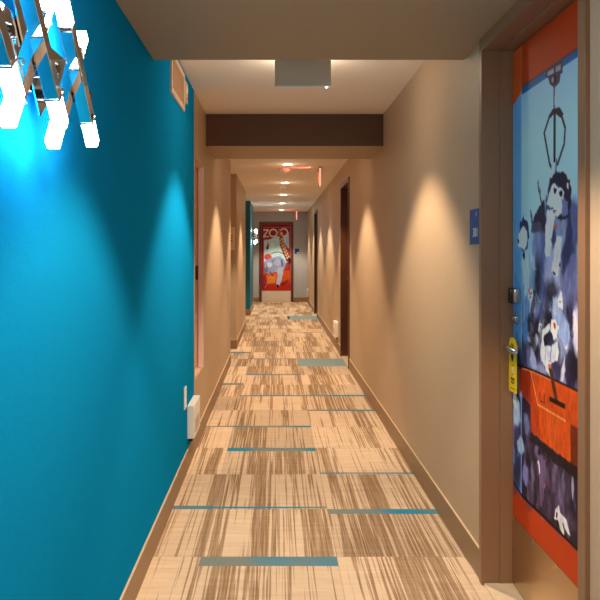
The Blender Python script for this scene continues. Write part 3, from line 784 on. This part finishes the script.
# added square fill panel behind the viewer, brightens the near end of the corridor
r = empty('fill_light_panel', (DX,-.85,SOF)); wloc[r.name] = (DX,-.85,SOF); tag(r, 'added square fill light panel behind the viewer, brightening the near end', 'ceiling light')
b = MB(); b.box(DX-.32,DX+.32,-1.17,-.53,SOF-.012,SOF-.0005); b.build('frame', M['white'], r, bevel=.002)
b = MB(); b.box(DX-.30,DX+.30,-1.15,-.55,SOF-.014,SOF-.012); b.build('diffuser', M['fill_glow'], r)
li = bpy.data.lights.new('panel_fill', 'AREA'); li.shape = 'SQUARE'; li.size = .6; li.color = (1,.86,.70); li.energy = 14
lo = bpy.data.objects.new('panel_fill', li); C.objects.link(lo); lo.parent = r; lo.location = (0,0,-.02)

# smoke detectors
for y, lab in ((9.50,'round white smoke detector on the ceiling behind the first visible light'),(12.0,'round white smoke detector on the ceiling behind the second visible light')):
    r = empty('smoke_detector', (.11,y,CEIL)); wloc[r.name] = (.11,y,CEIL); tag(r, lab, 'smoke detector')
    b = MB(); b.tube([(.11,y,CEIL-.0005),(.11,y,CEIL-.012),(.11,y,CEIL-.030),(.11,y,CEIL-.040)], [.075,.075,.065,.040], 28); b.build('housing', M['white'], r, smooth=True)
    b = MB(); b.tube([(.11,y,CEIL-.040),(.11,y,CEIL-.046)], [.022,.018], 18); b.build('sensor_cap', M['satin'], r, smooth=True)

# ------------------------------------------------------------------ exit signs
def exit_side(y, x, label):
    r = empty('exit_sign', (x,y+.15,CEIL)); wloc[r.name] = (x,y+.15,CEIL); tag(r, label, 'exit sign')
    b = MB(); b.box(x-.02,x+.02,y-.02,y+.32,CEIL-.028,CEIL-.0005); b.build('canopy', M['satin'], r, bevel=.002)
    b = MB(); b.box(x-.004,x+.004,y,y+.30,CEIL-.25,CEIL-.028); b.build('panel', M['exit_panel'], r)
    b = MB(); b.box(x-.0055,x+.0055,y-.004,y,CEIL-.25,CEIL-.028); b.build('lit_edge', M['exit_edge'], r)
    text_mesh('EXIT', .15, 'lettering', M['exit_letter'], r, (x-.0052,y+.15,CEIL-.135), (0,-1,0), (0,0,1), .0005)
    li = bpy.data.lights.new('exit_glow', 'SPOT'); li.spot_size = math.radians(50); li.spot_blend = .8; li.color = (1,.10,.06); li.energy = 11; li.shadow_soft_size = .01
    lo = bpy.data.objects.new('exit_glow', li); C.objects.link(lo); lo.parent = r; lo.location = (-.03,-.02,-.035)
    lo.rotation_euler = Vector((-1,0,.07)).to_track_quat('-Z','Y').to_euler()
exit_side(9.20, .555, 'exit sign glowing red on the ceiling, nearer of the two seen edge on')
exit_side(18.75, .53, 'exit sign glowing red on the ceiling close to the poster door')
r = empty('exit_sign', (.135,3.70,CEIL)); wloc[r.name] = (.135,3.70,CEIL); tag(r, 'grey exit sign panel hanging behind the near soffit, seen from its blank side', 'exit sign')
b = MB(); b.box(-.03,.30,3.68,3.72,CEIL-.03,CEIL-.0005); b.build('canopy', M['satin'], r, bevel=.002)
b = MB(); b.box(-.006,.278,3.697,3.703,2.182,CEIL-.03); b.build('panel', M['exit_back'], r)
b = MB(); b.box(-.007,.279,3.696,3.704,2.174,2.182); b.build('bottom_edge', M['white'], r)
b = MB(); b.tube([(.256,3.690,2.172),(.256,3.696,2.172)], .004, 12); b.build('indicator_lamp', mat('indicator', lin(255,220,210), .4, emit=(1,.7,.6,1), estr=2), r)

# ------------------------------------------------------------------ wall sconces of crossing chrome bars
def sconce(wx, yc, zc, label, units=4, pitch=.262):
    """wx wall plane; bars cross in planes parallel to the wall"""
    root = empty('wall_sconce', (wx, yc, zc)); wloc[root.name] = (wx,yc,zc); tag(root, label, 'wall lamp')
    half = units*pitch/2
    b = MB(); b.box(wx+.0003,wx+.018,yc-half-.085,yc+half+.085,zc-.052,zc+.085); b.build('backplate', M['chrome'], root, bevel=.0015)
    r2 = math.sqrt(.5)
    for i in range(units):
        cy_ = yc-half+pitch*(i+.5)
        for x, sg in ((wx+.103,-1),(wx+.072,1)):
            an = math.radians(45 if sg < 0 else 52); ca, sa = math.cos(an), math.sin(an)
            d = Vector((0,ca,sg*sa)); w = Vector((0,-sg*sa,ca)); c = Vector((x,cy_+(0 if sg < 0 else .034),zc-(0 if sg < 0 else .018)))
            b = MB(); b.prism(c,d,(1,0,0),w,.248,.028,.028)
            bar = b.build('bar', M['chrome'], root, bevel=.001)
            for e in (-1,1):
                g_ = MB(); g_.prism(c+d*e*(.124+.034),d*e,(1,0,0),w,.068,.027,.027)
                g_.build('glass_tip', M['glass_lamp'], bar, bevel=.003)
                k = MB(); k.prism(c+d*e*.1225,d,(1,0,0),w,.004,.032,.032); k.build('collar', M['satin'], bar)
        b = MB(); b.prism((wx+.0225,cy_-pitch*.25,zc+.035),(0,.62,-.78),(1,0,0),(0,.78,.62),.27,.004,.085); b.build('mirror_panel', M['chrome'], root)
        b = MB(); b.tube([(wx+.0181,cy_,zc),(wx+.06,cy_,zc)], .007, 14); b.build('standoff', M['chrome'], root, smooth=True)
    for i in range(units+1):
        y = yc-half+pitch*i
        b = MB(); b.tube([(wx+.0181,y,zc-.02),(wx+.03,y,zc-.02),(wx+.088,y,zc-.02),(wx+.10,y,zc-.02)], [.012,.016,.016,.010], 18); b.build('socket', M['black'], root, smooth=True)
        if i < units:
            b = MB(); b.tube([(wx+.09,y,zc-.02),(wx+.09,y+pitch*.33,zc-.085)], .0025, 8); b.build('rod', M['chrome'], root, smooth=True)
sconce(WL, 1.244, 1.738, 'large chrome wall lamp of crossing bars with glowing glass tips on the blue wall')
def small_sconce():
    sconce(WL, 16.55, 1.70, 'distant chrome wall lamp glowing on the teal wall section', units=2, pitch=.22)
small_sconce()

# ------------------------------------------------------------------ world, camera, view
w = bpy.data.worlds.new('World'); bpy.context.scene.world = w; w.use_nodes = True
w.node_tree.nodes['Background'].inputs[0].default_value = (.9,.8,.7,1); w.node_tree.nodes['Background'].inputs[1].default_value = .0
cam = bpy.data.cameras.new('camera'); co = bpy.data.objects.new('camera', cam); C.objects.link(co)
co.location = (0,0,CAMZ); co.rotation_euler = (PI/2,0,0)
cam.sensor_width = 36; cam.lens = F/600*36; cam.shift_x = 24/600; cam.shift_y = -48/600; cam.clip_start = .05
sc = bpy.context.scene; sc.camera = co
vs = sc.view_settings; vs.view_transform = 'Standard'; vs.look = 'None'; vs.exposure = 1.45; vs.gamma = 1; vs.use_curve_mapping = False
